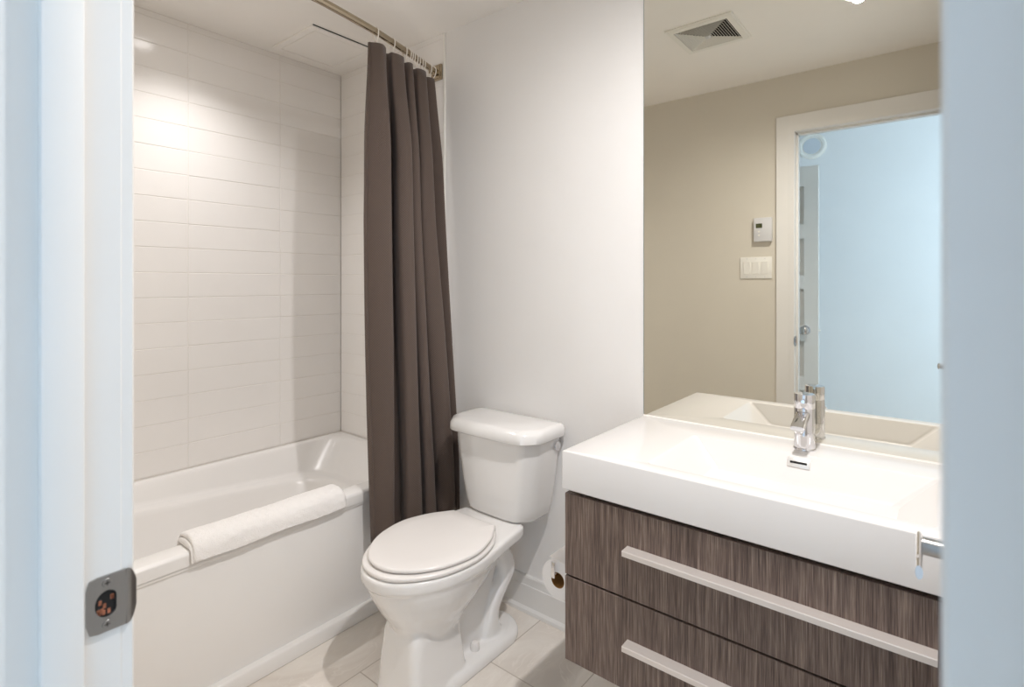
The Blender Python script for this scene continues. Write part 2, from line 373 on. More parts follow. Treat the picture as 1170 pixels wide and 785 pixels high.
# hallway door seen in the mirror
hx0, hx1 = -1.40, -.637
d2 = thing('door_2', 'white panelled hallway door standing open, seen in the mirror', 'door', (hx1, -.60, 0)); d2['kind'] = 'structure'
b = B(); box(b, hx0, hx1, -.625, -.614, .008, 2.006)
st = .082; box(b, hx1-st, hx1, -.616, -.59, .008, 2.006, .001, 1); box(b, hx0, hx0+st, -.616, -.59, .008, 2.006, .001, 1)
edges = [.008, .33, .56, .655, .884, .981, 1.217, 1.306, 1.541, 1.635, 1.877, 2.006]
edges = [(.008, .33), (.567, .655), (.884, .981), (1.217, 1.306), (1.541, 1.635), (1.877, 2.006)]
for z0, z1 in edges: box(b, hx0+st, hx1-st, -.616, -.59, z0, z1, .001, 1)
obj('leaf', b, M['trim'], d2)
for (a0, a1), (c0, c1) in zip(edges, edges[1:]):
    b = B(); box(b, hx0+st+.025, hx1-st-.025, -.616, -.596, a1+.02, c0-.02, .003, 1); obj('panel', b, M['trim'], d2)
b = B(); cyl(b, (-.71, -.59, .955), (-.71, -.583, .955), .03, .028, 28, .002); cyl(b, (-.71, -.584, .955), (-.71, -.555, .955), .011, .011, 20)
pts = [(-.556, .010), (-.552, .018), (-.545, .025), (-.536, .0275), (-.528, .025), (-.522, .016), (-.520, .002)]
loft(b, [[(-.71+r*math.cos(a), y, .955+r*math.sin(a)) for a in [2*PI*k/28 for k in range(28)]] for y, r in pts])
obj('knob', b, M['chrome'], d2)
b = B(); box(b, hx1-.001, hx1+.011, -.613, -.602, .948, .962, .002, 1); obj('latch', b, M['plast'], d2)
# round vent on hallway wall
rv = thing('round_vent', 'round white dished vent high on the hallway wall, seen in the mirror', 'vent', (-.812, -1.4, 2.31))
b = B(); pr_ = [(.10, 0), (.098, .014), (.088, .024), (.074, .022), (.066, .012)]
loft(b, [[(-.812+r*math.cos(a), -1.4+d, 2.31+r*math.sin(a)) for a in [2*PI*k/40 for k in range(40)]] for r, d in pr_], True, True)
obj('rim', b, M['plast'], rv)
b = B(); cyl(b, (-.812, -1.39, 2.31), (-.812, -1.384, 2.31), .062, .058, 36); obj('grille', b, M['shade'], rv)

# ---------------------------------------------------------------- bathtub
tb = thing('bathtub', 'white alcove bathtub with sloped armrest ledge and flat apron', 'bathtub', (-2.1, .9, 0))
X0, X1, Y0, Y1, R = XL, -1.705, .182, 1.637, .478
def hl(x, y): return .417-(y-.49)*.085
def off(d): return lambda x, y: hl(x, y)+d
rings = [rrect(X0, X1, Y0, Y1, .004, .437), rrect(X0, X1, Y0, Y1, .004, .442), rrect(X0, X1, Y0, Y1, .006, R-.012), rrect(X0+.002, X1-.003, Y0+.002, Y1-.002, .006, R-.003), rrect(X0+.01, X1-.012, Y0+.01, Y1-.01, .008, R),
 rrect(X0+.026, X1-.068, Y0+.07, Y1-.045, .10, R), rrect(X0+.033, X1-.076, Y0+.08, Y1-.055, .105, R-.003), rrect(X0+.039, X1-.081, Y0+.085, Y1-.066, .11, R-.012),
 rrect(X0+.056, X1-.095, Y0+.11, Y1-.150, .14, off(.012)), rrect(X0+.061, X1-.098, Y0+.115, Y1-.165, .145, off(.002)), rrect(X0+.071, X1-.102, Y0+.12, Y1-.185, .15, off(-.003)),
 rrect(X0+.100, X1-.107, Y0+.13, Y1-.200, .155, off(-.006)), rrect(X0+.109, X1-.110, Y0+.135, Y1-.208, .16, off(-.014)), rrect(X0+.114, X1-.113, Y0+.14, Y1-.215, .16, off(-.03)),
 rrect(X0+.150, X1-.150, Y0+.22, Y1-.300, .14, .15), rrect(X0+.165, X1-.165, Y0+.25, Y1-.330, .14, .11), rrect(X0+.21, X1-.20, Y0+.31, Y1-.39, .12, .09), rrect(X0+.30, X1-.29, Y0+.45, Y1-.5, .08, .085)]
b = B(); loft(b, rings, False, True); o = obj('basin', b, M['tub'], tb, smooth=60)
b = B(); box(b, X1-.030, X1-.009, Y0, Y1, .05, .44, .002); box(b, X1-.030, X1+.015, Y0, Y1, 0, .052, .006, 3); box(b, X1-.028, X1-.004, Y0, Y1, .425, .4375, .002)
obj('apron', b, M['tub'], tb, smooth=40)

# ---------------------------------------------------------------- ceiling fittings
ap = thing('access_panel', 'square white access panel set in the ceiling over the tub', 'access panel', (-2.255, 1.39, H))
b = B()
loft(b, [rrect(-2.425+i, -2.085-i, 1.235+i, 1.56-i, .003, z, 2) for i, z in ((0, H+.001), (0, H-.002), (-.0015, H-.003), (-.0015, H-.008), (.002, H-.010), (.026, H-.010), (.027, H-.004))], True, True)
obj('frame', b, M['ceil'], ap, smooth=20)
b = B(); box(b, -2.395, -2.115, 1.265, 1.530, H-.0092, H-.0025, .001, 1); obj('panel', b, M['ceil'], ap)
b = B(); box(b, -2.0838, -2.0808, 1.236, 1.559, H-.0035, H+.001); obj('gap', b, M['black'], ap)
vt = thing('exhaust_vent', 'square white exhaust fan grille on the ceiling, seen in the mirror', 'vent', (-.815, .905, H))
b = B(); cx, cy = -.815, .905
def sq(s, z): return [(cx-s, cy-s, z), (cx+s, cy-s, z), (cx+s, cy+s, z), (cx-s, cy+s, z)]
loft(b, [sq(.141, H), sq(.141, H-.006), sq(.136, H-.012), sq(.112, H-.012), sq(.110, H-.004)], False, False); obj('frame', b, M['plast'], vt, smooth=20)
b = B(); loft(b, [sq(.112, H-.001), sq(.112, H-.003)]); obj('recess', b, M['black'], vt)
for k in range(10):
    s_ = .108-k*.0098
    b = B(); z = H-.012-.0006*k
    loft(b, [sq(s_-.0055, z+.008), sq(s_, z), sq(s_-.0016, z), sq(s_-.0066, z+.008), sq(s_-.0055, z+.008)], False, False)
    obj('slat', b, M['plast'], vt, smooth=None)
b = B(); box(b, cx-.012, cx+.012, cy-.012, cy+.012, H-.019, H-.012, .002); obj('centre_cap', b, M['greyplast'], vt)
def pot(x, y, label, power, blend, size, aim=None):
    t = thing('ceiling_downlight', label, 'ceiling light', (x, y, H), 'recessed ceiling downlights')
    b = B(); pr_ = [(.058, -.0005), (.058, -.003), (.054, -.006), (.046, -.005), (.043, 0)]
    loft(b, [[(x+r*math.cos(a), y+r*math.sin(a), H+z) for a in [2*PI*k/40 for k in range(40)]] for r, z in pr_], True, False); obj('trim_ring', b, M['plast'], t)
    b = B(); cyl(b, (x, y, H-.003), (x, y, H-.0015), .042, .042, 32); obj('lens', b, M['lens'], t)
    l = lamp('SPOT', 'downlight_lamp', (x, y, H-.012), power, WARM, spot_size=size, spot_blend=blend, shadow_soft_size=.022)
    if aim: l.rotation_euler = (Vector(aim)-Vector((x, y, H))).to_track_quat('-Z', 'Y').to_euler()
pot(*L_ROOM, 'recessed round downlight in the ceiling in front of the vanity', P_ROOM*PI, 1.0, math.radians(152), (-.85, 1.08, .3))
pot(*L_TUB, 'recessed round downlight in the ceiling over the bathtub', P_TUB*PI, 1.0, math.radians(124))

# ---------------------------------------------------------------- shower rod, rings, curtain
RZ = 2.18
rodY = [.91, .969, 1.10, 1.226, 1.378, 1.50, 1.600, 1.632]; rodX = [-1.590, -1.593, -1.612, -1.634, -1.672, -1.707, -1.737, -1.747]
half = [(x, y, RZ) for x, y in zip(rodX, rodY)]
full = [(x, max(1.82-y, .181), RZ) for x, y in zip(rodX[:0:-1], rodY[:0:-1])]+half
full[0] = (-1.747, YF+.002, RZ)
rd = thing('shower_rod', 'curved chrome shower rod with square wall bracket holding the curtain', 'shower rod', (-1.60, .91, RZ))
rp_ = spline(full, 6)
b = B(); tube(b, rp_, .0125, 20); obj('rod', b, M['rodm'], rd)
def rod_at(y):
    for a, c in zip(half, half[1:]):
        if a[1] <= y <= c[1]: t = (y-a[1])/(c[1]-a[1]); return a[0]+(c[0]-a[0])*t
    return half[-1][0] if y > 1 else half[0][0]
for yy, s_ in ((1.637, -1), (YF, 1)):
    b = B(); box(b, -1.747-.032, -1.747+.032, min(yy, yy+s_*.011), max(yy, yy+s_*.011), RZ-.034, RZ+.034, .003)
    box(b, -1.747-.026, -1.747+.026, min(yy+s_*.010, yy+s_*.016), max(yy+s_*.010, yy+s_*.016), RZ-.028, RZ+.028, .003)
    cyl(b, (-1.747, yy+s_*.014, RZ), (-1.742, yy+s_*.045, RZ), .018, .0165, 28, .002); obj('wall_bracket', b, M['rodm'], rd)
# curtain: a strip folded over and over; plan curves at several heights
cur = [  # (Y, outward offset) of the folds from the free edge to the wall
 (1.186, -.030), (1.188, -.018), (1.214, .014), (1.250, .040), (1.266, .034), (1.270, -.010), (1.280, -.064), (1.306, -.072), (1.336, -.040), (1.324, .000), (1.322, .026), (1.346, .044), (1.372, .048), (1.380, .020),
 (1.376, -.030), (1.392, -.052), (1.410, -.020), (1.402, .012), (1.414, .030), (1.434, .030), (1.442, -.010), (1.452, -.040), (1.472, -.030), (1.466, .010), (1.490, .036), (1.520, .038), (1.532, -.010), (1.550, -.050), (1.582, .004), (1.602, .022), (1.612, -.006)]
cur_top = [
 (1.200, -.018), (1.202, -.012), (1.216, .004), (1.238, .018), (1.262, .012), (1.276, .000), (1.286, -.020), (1.298, -.024), (1.306, -.014), (1.306, .000), (1.312, .008), (1.336, .018), (1.362, .020), (1.376, .006),
 (1.380, -.014), (1.392, -.022), (1.402, -.008), (1.406, .006), (1.414, .014), (1.430, .014), (1.440, -.004), (1.450, -.018), (1.466, -.012), (1.470, .008), (1.492, .020), (1.518, .020), (1.532, -.004), (1.546, -.018), (1.564, .002), (1.590, .014), (1.606, -.004)]
cur_bot = [
 (1.214, -.030), (1.215, -.018), (1.236, .014), (1.262, .034), (1.276, .026), (1.282, -.010), (1.292, -.054), (1.310, -.060), (1.340, -.026), (1.330, .006), (1.334, .032), (1.356, .044), (1.392, .046), (1.404, .020),
 (1.404, -.020), (1.418, -.036), (1.438, -.008), (1.434, .020), (1.452, .038), (1.480, .036), (1.490, .000), (1.498, -.032), (1.516, -.024), (1.516, .014), (1.544, .042), (1.580, .042), (1.590, -.004), (1.598, -.030), (1.608, .006), (1.618, .024), (1.624, -.002)]
NZ = 48; ZT, ZBm = 2.137, .300
def lerp(a, c, t): return a+(c-a)*t
rows = []
for iz in range(NZ+1):
    t = iz/NZ; z = lerp(ZT, ZBm, t)
    wt = max(0, 1-t/.22); wt = wt*wt*(3-2*wt); wb = max(0, (t-.35)/.65)
    ctl = []
    for i in range(len(cur)):
        y, o_ = cur[i]
        y = lerp(lerp(y, cur_bot[i][0], wb), cur_top[i][0], wt); o_ = lerp(lerp(o_, cur_bot[i][1], wb), cur_top[i][1], wt)
        o_ += .004*math.sin(i*1.7+t*5)*(1-wt)
        y += .003*math.sin(i*.9+t*7)*(1-wt) 
        o_ *= 1.0
        bx = lerp(rod_at(min(y, 1.6)), lerp(-1.630, -1.618, wb), min(1, t*1.15)**.8)
        ctl.append((bx+o_, y, z))
    rows.append(spline(ctl, 6))
b = B(); uvl = b.loops.layers.uv.new('UVMap')
grid = [[b.verts.new(p) for p in r] for r in rows]
arc = [0]
for a, c in zip(rows[NZ//2], rows[NZ//2][1:]): arc.append(arc[-1]+(c-a).length)
for i in range(NZ):
    for j in range(len(arc)-1):
        f = b.faces.new((grid[i][j], grid[i][j+1], grid[i+1][j+1], grid[i+1][j]))
        for lp, (ii, jj) in zip(f.loops, ((i, j), (i, j+1), (i+1, j+1), (i+1, j))): lp[uvl].uv = (arc[jj], rows[ii][jj].z)
ct = obj('shower_curtain', b, M['cloth'], loc=(-1.63, 1.4, .30), smooth=60)
tag(ct, 'dark brown waffle-weave shower curtain bunched beside the toilet', 'shower curtain')
md = ct.modifiers.new('thickness', 'SOLIDIFY'); md.thickness = .0022; md.offset = 0
# hem band and side hem as parts of the curtain
def offset_strip(rws, j0, j1, i0, i1, d):
    bb = B(); uvx = bb.loops.layers.uv.new('UVMap'); vv = []
    for i in range(i0, i1+1):
        r = []
        for j in range(j0, j1+1):
            p = rws[i][j]; q = rws[i][min(j+1, len(rws[i])-1)]-rws[i][max(j-1, 0)]; n = Vector((q.y, -q.x, 0)).normalized(); r.append(bb.verts.new(p+n*d))
        vv.append(r)
    for i in range(len(vv)-1):
        for j in range(len(vv[0])-1):
            f = bb.faces.new((vv[i][j], vv[i][j+1], vv[i+1][j+1], vv[i+1][j]))
            for lp, (ii, jj) in zip(f.loops, ((i, j), (i, j+1), (i+1, j+1), (i+1, j))): lp[uvx].uv = (arc[jj+j0], rws[ii+i0][jj+j0].z)
    return bb
hm = obj('side_hem', offset_strip(rows, 0, 7, 0, NZ, .0026), M['cloth'], ct, smooth=60)
md = hm.modifiers.new('thickness', 'SOLIDIFY'); md.thickness = .002; md.offset = 0
# rings
ring_y = [1.222, 1.312, 1.392, 1.410, 1.426, 1.446, 1.464, 1.480, 1.500, 1.520, 1.560, 1.592]
b = B()
pts = []
for k in range(29):
    a = -PI*.5+2*PI*k/28
    pts.append((.0175*math.cos(a)*1.0, 0, .0175*math.sin(a)*(1.0) + (-.018 if math.sin(a) < 0 else 0)*abs(math.sin(a))))
tube(b, [(x, 0, z-.003) for x, y, z in pts], .0021, 8, False)
ords = ['nearest', 'second', 'third', 'fourth', 'fifth', 'sixth', 'seventh', 'eighth', 'ninth', 'tenth', 'eleventh', 'farthest']
r0 = obj('curtain_ring', b, M['ring'], local=True)
for i, y in enumerate(ring_y):
    r_ = r0 if i == 0 else r0.copy()
    if i: COL.objects.link(r_)
    r_.location = (rod_at(y), y, RZ); r_.rotation_euler = (0, 0, random.uniform(-.35, .35)+.2)
    nm = {0: 'white plastic curtain ring on the rod at the curtain\'s free edge', 1: 'white plastic curtain ring standing alone, second from the free edge', 11: 'white plastic curtain ring nearest the square wall bracket'}.get(i, f'white plastic curtain ring, {ords[i]} from the curtain\'s free edge')
    tag(r_, nm, 'curtain ring', 'curtain rings on the shower rod')

# ---------------------------------------------------------------- towel on the tub rim
from mathutils import noise
def towel_strip(sec_o, sec_i, y0, y1, sway, fluff):
    b = B()
    so = [tuple(p) for p in spline([(x, z, 0) for x, z in sec_o], 7)]; si = [tuple(p) for p in spline([(x, z, 0) for x, z in sec_i], 7)]
    sec = [(p[0], p[1]) for p in so]+[(p[0], p[1]) for p in si]; no = len(so); ny = 110; rr = []
    cx, cz = -1.745, .470
    for k in range(-2, ny+3):
        t = min(1, max(0, k/ny)); y = y0+(y1-y0)*t
        sh = {-2: .55, -1: .2, ny+1: .2, ny+2: .55}.get(k, 0)     # rounded ends
        y += {-2: -.005, -1: -.0035, ny+1: .0035, ny+2: .005}.get(k, 0)
        mid = [((a[0]+c[0])/2, (a[1]+c[1])/2) for a, c in zip(sec, sec)]
        ring = []
        for i, (x, z) in enumerate(sec):
            if i < no:
                f = i/(no-1)
                z2 = z+sway*(math.sin(t*8+1)*.6+math.sin(t*19+.5)*.4)*math.sin(f*PI)+.006*math.sin(t*11+2)*(f > .8)*(f-.8)*5*sway/.004
                q = si[int((1-f)*(len(si)-1))]
                x3, z3 = x+(q[0]-x)*sh, z2+(q[1]-z2)*sh
                v = noise.noise(Vector((x*60, y*60, z*60)))*fluff+noise.noise(Vector((x*190, y*190, z*190)))*fluff*.5
                d = Vector((x-cx, z-cz)).normalized(); x3 += d.x*v; z3 += d.y*max(v, -.001)
            else:
                f = (i-no)/(len(sec)-no-1); q = so[int((1-f)*(no-1))]
                x3, z3 = x+(q[0]-x)*sh*.4, z+(q[1]-z)*sh*.4
            ring.append((x3, y, z3))
        rr.append(ring)
    loft(b, rr, True, True)
    return b
OUT_ = [(-1.8115, .455), (-1.812, .480), (-1.802, .498), (-1.778, .510), (-1.745, .514), (-1.716, .509), (-1.698, .496), (-1.688, .476), (-1.684, .450)]
MID_ = [(-1.688, .449), (-1.693, .472), (-1.703, .490), (-1.720, .498), (-1.745, .501), (-1.776, .498), (-1.798, .490), (-1.806, .478), (-1.806, .455)]
INN_ = [(-1.697, .446), (-1.699, .470), (-1.706, .4800), (-1.745, .4800), (-1.772, .4800), (-1.792, .4795), (-1.797, .470), (-1.797, .452)]
MID2 = [(-1.8055, .458), (-1.8055, .478), (-1.7975, .489), (-1.776, .497), (-1.745, .500), (-1.720, .497), (-1.704, .489), (-1.694, .472), (-1.690, .448)]
tw = obj('bath_towel', towel_strip(OUT_, MID_, .634, 1.128, .0016, .0016), M['towel'], loc=(-1.745, .88, .478), smooth=60)
tag(tw, 'white terry towel folded lengthwise over the bathtub rim', 'towel')
obj('inner_fold', towel_strip(MID2, INN_, .628, 1.133, .0, .0005), M['towel'], tw, smooth=60)

# ---------------------------------------------------------------- toilet
TX = -1.283
tl = thing('toilet', 'white two-piece toilet with elongated bowl and closed lid', 'toilet', (TX, 1.28, 0))
def egg(w, y0, y1, ym, z, n=40, pw=2.0, back=.62, dx=0):
    """outline: nose at y0, widest at ym, back edge at y1 with half-width w*back"""
    out = []
    for k in range(n):
        a = 2*PI*k/n; s_, c_ = math.sin(a), math.cos(a)
        if c_ < 0: y = ym+(ym-y0)*c_*1.0; x = w*math.copysign(abs(s_)**(2/pw), s_)
        else:
            y = ym+(y1-ym)*c_; x = w*math.copysign(abs(s_)**(2/3.2), s_)
            x *= 1-(1-back)*c_**2
        out.append((TX+dx+x, y, z))
    return out
# body: closed shells fused by a voxel remesh
def mirror_outline(prof, z, inset=0, n=5):
    """prof: (y, half-width) from nose to back; closed outline around TX"""
    pr_ = [tuple(p)[:2] for p in spline([(y, w, 0) for y, w in prof], n)]
    yc = (prof[0][0]+prof[-1][0])/2; L_ = (prof[-1][0]-prof[0][0])/2
    pr_ = [(yc+(y-yc)*(1-inset/L_), max(0, w-inset*(1 if w > .02 else w/.02))) for y, w in pr_]
    return [(TX+max(w, 0), y, z) for y, w in pr_]+[(TX-max(w, 0), y, z) for y, w in reversed(pr_[1:-1])]
RIM = [(.937, 0), (.942, .035), (.960, .075), (1.005, .122), (1.09, .166), (1.20, .182), (1.30, .170), (1.39, .153), (1.455, .143), (1.488, .130), (1.503, .095), (1.508, .03), (1.509, 0)]
b = B()
loft(b, [mirror_outline(RIM, .411, .007), mirror_outline(RIM, .4085, .002), mirror_outline(RIM, .403, 0), mirror_outline(RIM, .378, .001), mirror_outline(RIM, .371, .006), mirror_outline(RIM, .366, .014)])
loft(b, [egg(.172, .950, 1.44, 1.18, .375, back=.8), egg(.169, .955, 1.43, 1.18, .352, back=.8), egg(.158, .970, 1.41, 1.18, .318, back=.75),
         egg(.137, .994, 1.38, 1.17, .275, back=.7), egg(.108, 1.024, 1.33, 1.16, .23, back=.75), egg(.086, 1.05, 1.28, 1.15, .18, back=.9)])
def ped(w, y0, y1, z, r): return rrect(TX-w, TX+w, y0, y1, r, z, 5)
loft(b, [ped(.070, 1.055, 1.24, .28, .055), ped(.078, 1.042, 1.238, .235, .050), ped(.084, 1.036, 1.236, .19, .036), ped(.087, 1.030, 1.240, .12, .028), ped(.091, 1.026, 1.250, .05, .026), ped(.096, 1.022, 1.258, .0, .026)])
loft(b, [rrect(TX-.110, TX+.110, 1.10, 1.548, .10, 0, 10), rrect(TX-.110, TX+.110, 1.10, 1.548, .10, .022, 10), rrect(TX-.102, TX+.102, 1.11, 1.540, .095, .034, 10), rrect(TX-.083, TX+.083, 1.13, 1.52, .08, .040, 10)])
# web between pedestal and trap
loft(b, [ped(.046, 1.18, 1.40, .02, .01), ped(.046, 1.18, 1.40, .15, .01), ped(.050, 1.16, 1.44, .26, .01), ped(.060, 1.15, 1.45, .37, .01)])
# trapway: rear and front edge of the looping duct, seen from the side
rear = spline([(1.44, .385, 0), (1.480, .335, 0), (1.512, .275, 0), (1.512, .225, 0), (1.475, .178, 0), (1.446, .130, 0), (1.442, .085, 0), (1.465, .045, 0), (1.50, .02, 0)], 5)
front = spline([(1.36, .375, 0), (1.405, .320, 0), (1.438, .272, 0), (1.440, .232, 0), (1.405, .185, 0), (1.382, .135, 0), (1.365, .085, 0), (1.352, .042, 0), (1.345, .02, 0)], 5)
rings = []
for i, (p, q) in enumerate(zip(rear, front)):
    k = i/len(rear); w = .074+.012*math.sin(min(1, k*1.6)*PI)
    m_ = (p+q)/2; h_ = (p-q)/2
    ring = []
    for a in [2*PI*v/28 for v in range(28)]:
        cu = math.copysign(abs(math.cos(a))**.55, math.cos(a)); su = math.copysign(abs(math.sin(a))**.75, math.sin(a))
        ring.append((TX+w*cu, m_.x+h_.x*su, m_.y+h_.y*su))
    rings.append(ring)
loft(b, rings)
bd = obj('bowl', b, M['ceramic'], tl, smooth=None)
md = bd.modifiers.new('fuse', 'REMESH'); md.mode = 'VOXEL'; md.voxel_size = .004; md.use_smooth_shade = True
md = bd.modifiers.new('soften', 'SMOOTH'); md.factor = .5; md.iterations = 11
b = B(); cyl(b, (TX, 1.55, .385), (TX, 1.55, .412), .045, .045, 28); obj('gasket', b, M['black'], tl)
# seat ring and lid
LID = [(.962, 0), (.966, .030), (.982, .068), (1.026, .118), (1.10, .159), (1.20, .175), (1.29, .151), (1.345, .118), (1.372, .100), (1.3735, .098)]
def plate(bm_, prof, z0, z1, r, crown=0):
    def O(z, ins):
        o_ = mirror_outline(prof, z, ins, 6); return o_
    rg = [O(z0, r), O(z0+r*.3, r*.3), O(z0+r, 0), O(z1-r, 0), O(z1-r*.3, r*.3), O(z1, r*1.1)]
    for s_ in (.75, .5, .25, .06): rg.append([(TX+(x-TX)*s_, 1.18+(y-1.18)*s_, z1+crown*(1-s_**2)) for x, y, z in O(z1, r*1.1)])
    loft(bm_, rg)
SEAT = [(.945, 0), (.949, .034), (.966, .076), (1.012, .123), (1.09, .165), (1.20, .181), (1.29, .160), (1.345, .124), (1.366, .108), (1.368, .106)]
b = B(); plate(b, SEAT, .4125, .4260, .005); obj('seat', b, M['seat'], tl, smooth=50)
b = B(); plate(b, LID, .4290, .442, .0055, .003); obj('seat_lid', b, M['seat'], tl, smooth=50)
for s_ in (-1, 1):
    b = B(); box(b, TX+s_*.080-.014, TX+s_*.080+.014, 1.362, 1.384, .409, .432, .005, 3); obj('hinge', b, M['seat'], tl)
# tank
def tankring(w, yf, yb, ch, z, r=.02):
    """outline with chamfered, rounded front corners"""
    pts = [(-w, yb), (-w, yf+ch), (-w+ch*.85, yf), (-w*.4, yf-.006), (w*.4, yf-.006), (w-ch*.85, yf), (w, yf+ch), (w, yb)]
    out = []
    n = len(pts)
    for i, p in enumerate(pts):
        a, c = Vector(pts[i-1]), Vector(pts[(i+1) % n]); p = Vector(p); rr = min(r, (a-p).length*.45, (c-p).length*.45)
        p0, p1 = p+(a-p).normalized()*rr, p+(c-p).normalized()*rr
        for k in range(6):
            t = k/5; q = p0*(1-t)**2+p*2*t*(1-t)+p1*t*t; out.append((TX+q.x, q.y, z))
    return out
TB = 1.628
b = B()
loft(b, [tankring(.130, 1.490, TB-.02, .05, .409), tankring(.146, 1.472, TB-.012, .05, .413), tankring(.155, 1.464, TB-.006, .05, .425), tankring(.163, 1.458, TB-.004, .05, .46), tankring(.174, 1.452, TB, .05, .53), tankring(.185, 1.448, TB, .05, .61), tankring(.192, 1.445, TB, .05, .68), tankring(.194, 1.444, TB, .05, .712)])
obj('tank', b, M['ceramic'], tl, smooth=50)
b = B()
loft(b, [tankring(.198, 1.434, TB+.002, .05, .706), tankring(.211, 1.421, TB+.006, .055, .707), tankring(.214, 1.418, TB+.007, .055, .711), tankring(.213, 1.420, TB+.007, .055, .735), tankring(.208, 1.427, TB+.005, .055, .746), tankring(.200, 1.436, TB, .055, .7505), tankring(.188, 1.449, TB-.01, .05, .752), tankring(.1, 1.51, TB-.05, .03, .753)])
obj('tank_lid', b, M['ceramic'], tl, smooth=50)
b = B(); cyl(b, (TX+.188, 1.602, .672), (TX+.1965, 1.602, .672), .010, .010, 24)
rg = [[(TX+.1965+.003*math.cos(a), y, .672+h_*math.sin(a)) for a in [2*PI*k/14 for k in range(14)]] for y, h_ in ((1.618, .004), (1.613, .014), (1.602, .018), (1.590, .014), (1.584, .004))]
loft(b, rg); o = obj('flush_lever', b, M['chrome'], tl); o['label'] = 'chrome flush lever on the tank side'
for s_ in (-1, 1):
    b = B(); pr_ = [(.0158, .034), (.0158, .048), (.0145, .057), (.0110, .0625), (.004, .0645)]
    cxx, cyy = TX+s_*.062, 1.312
    loft(b, [[(cxx+r*math.cos(a), cyy+r*math.sin(a), z) for a in [2*PI*k/24 for k in range(24)]] for r, z in pr_]); obj('bolt_cap', b, M['seat'], tl)

# ---------------------------------------------------------------- vanity
VX0, VX1 = -.768, .190
va = thing('vanity_cabinet', 'wall-hung grey-brown wood vanity cabinet with two wide drawers', 'cabinet', (-.29, 1.40, .287))
b = B(); box(b, VX0, VX1, 1.184, 1.622, .287, .305, .001, 1); box(b, VX0, VX0+.018, 1.184, 1.622, .287, .718, .001, 1); box(b, VX1-.018, VX1, 1.184, 1.622, .287, .718, .001, 1); box(b, VX0+.018, VX1-.018, 1.600, 1.622, .305, .718)
obj('carcass', b, M['wood'], va)
b = B(); box(b, VX0+.02, VX1-.02, 1.19, 1.60, .306, .7255); obj('inner_box', b, M['black'], va)
for z0, z1, hz in ((.5075, .7160, .626), (.287, .5030, .404)):
    b = B(); box(b, VX0, VX1, 1.165, 1.183, z0, z1, .0012, 1); d_ = obj('drawer', b, M['wood'], va)
    b = B()
    prism(b, [(1.135, hz-.0065), (1.135, hz+.0045), (1.136, hz+.0060), (1.160, hz+.0065), (1.1655, hz+.0065), (1.1655, hz-.0025), (1.158, hz-.0025), (1.152, hz-.0065)], 'x', -.591, -.013)
    obj('handle', b, M['alu'], d_, smooth=25)
sk = thing('washbasin', 'thick white rectangular washbasin top over the wood vanity', 'sink', (-.29, 1.40, .726))
ZC = .8244
CX0, CX1, CY0, CY1 = -.7736, .197, 1.160, 1.634
b = B()
fl = lambda x, y: .752
rings = [rrect(CX0+.002, CX1-.002, CY0+.002, CY1, .002, .7262, 6), rrect(CX0, CX1, CY0, CY1, .002, .7285, 6), rrect(CX0, CX1, CY0, CY1, .002, ZC-.003, 6), rrect(CX0+.001, CX1-.001, CY0+.001, CY1, .002, ZC-.001, 6), rrect(CX0+.003, CX1-.003, CY0+.003, CY1-.002, .002, ZC, 6),
 rrect(-.565, -.012, 1.206, 1.516, .012, ZC, 6), rrect(-.562, -.015, 1.209, 1.513, .012, ZC-.001, 6), rrect(-.559, -.018, 1.211, 1.511, .012, ZC-.004, 6),
 rrect(-.500, -.078, 1.222, 1.480, .016, .763, 6), rrect(-.494, -.084, 1.226, 1.475, .018, .757, 6), rrect(-.482, -.096, 1.234, 1.465, .02, .755, 6), rrect(-.35, -.22, 1.30, 1.40, .02, .753, 6)]
loft(b, rings); obj('basin', b, M['sink'], sk, smooth=30)
# overflow plate on the basin's back slope
sl = Vector((0, 1.511-1.480, ZC-.004-.763)).normalized(); nn = Vector((0, -sl.z, sl.y))
oc = Vector((-.291, 1.480, .763))+sl*.047
Mo = Matrix(((1, sl.x, nn.x, oc.x), (0, sl.y, nn.y, oc.y), (0, sl.z, nn.z, oc.z), (0, 0, 0, 1)))
b = B(); box(b, -.026, .026, -.0125, .0125, -.002, .003, .0015); b.transform(Mo); pl = obj('overflow_plate', b, M['satin'], sk); pl['label'] = 'chrome overflow plate with a dark slot'
b = B(); box(b, -.019, .019, -.0030, .0022, .0025, .0036); b.transform(Mo); obj('slot', b, M['black'], pl)
# caulk line behind the basin
b = B(); prism(b, [(1.6345, ZC-.003), (1.6395, ZC-.003), (1.6395, ZC+.004), (1.638, ZC+.003), (1.6350, ZC-.0005)], 'x', CX0, CX1); obj('sealant', b, M['grout'], sk)
# mirror
mi = thing('wall_mirror', 'large frameless wall mirror above the washbasin', 'mirror', (-.29, 1.64, ZC+.001))
b = B(); loft(b, [[(-.7715, 1.6385, .826), (.198, 1.6385, .826), (.198, 1.6385, 2.30), (-.7715, 1.6385, 2.30)], [(-.7715, 1.6395, .826), (.198, 1.6395, .826), (.198, 1.6395, 2.30), (-.7715, 1.6395, 2.30)]]); obj('silvered_glass', b, M['mirror'], mi, smooth=None)
b = B(); box(b, -.7735, .1985, 1.6394, 1.6448, .8255, 2.302); obj('backing', b, M['mirror_edge'], mi, smooth=None)

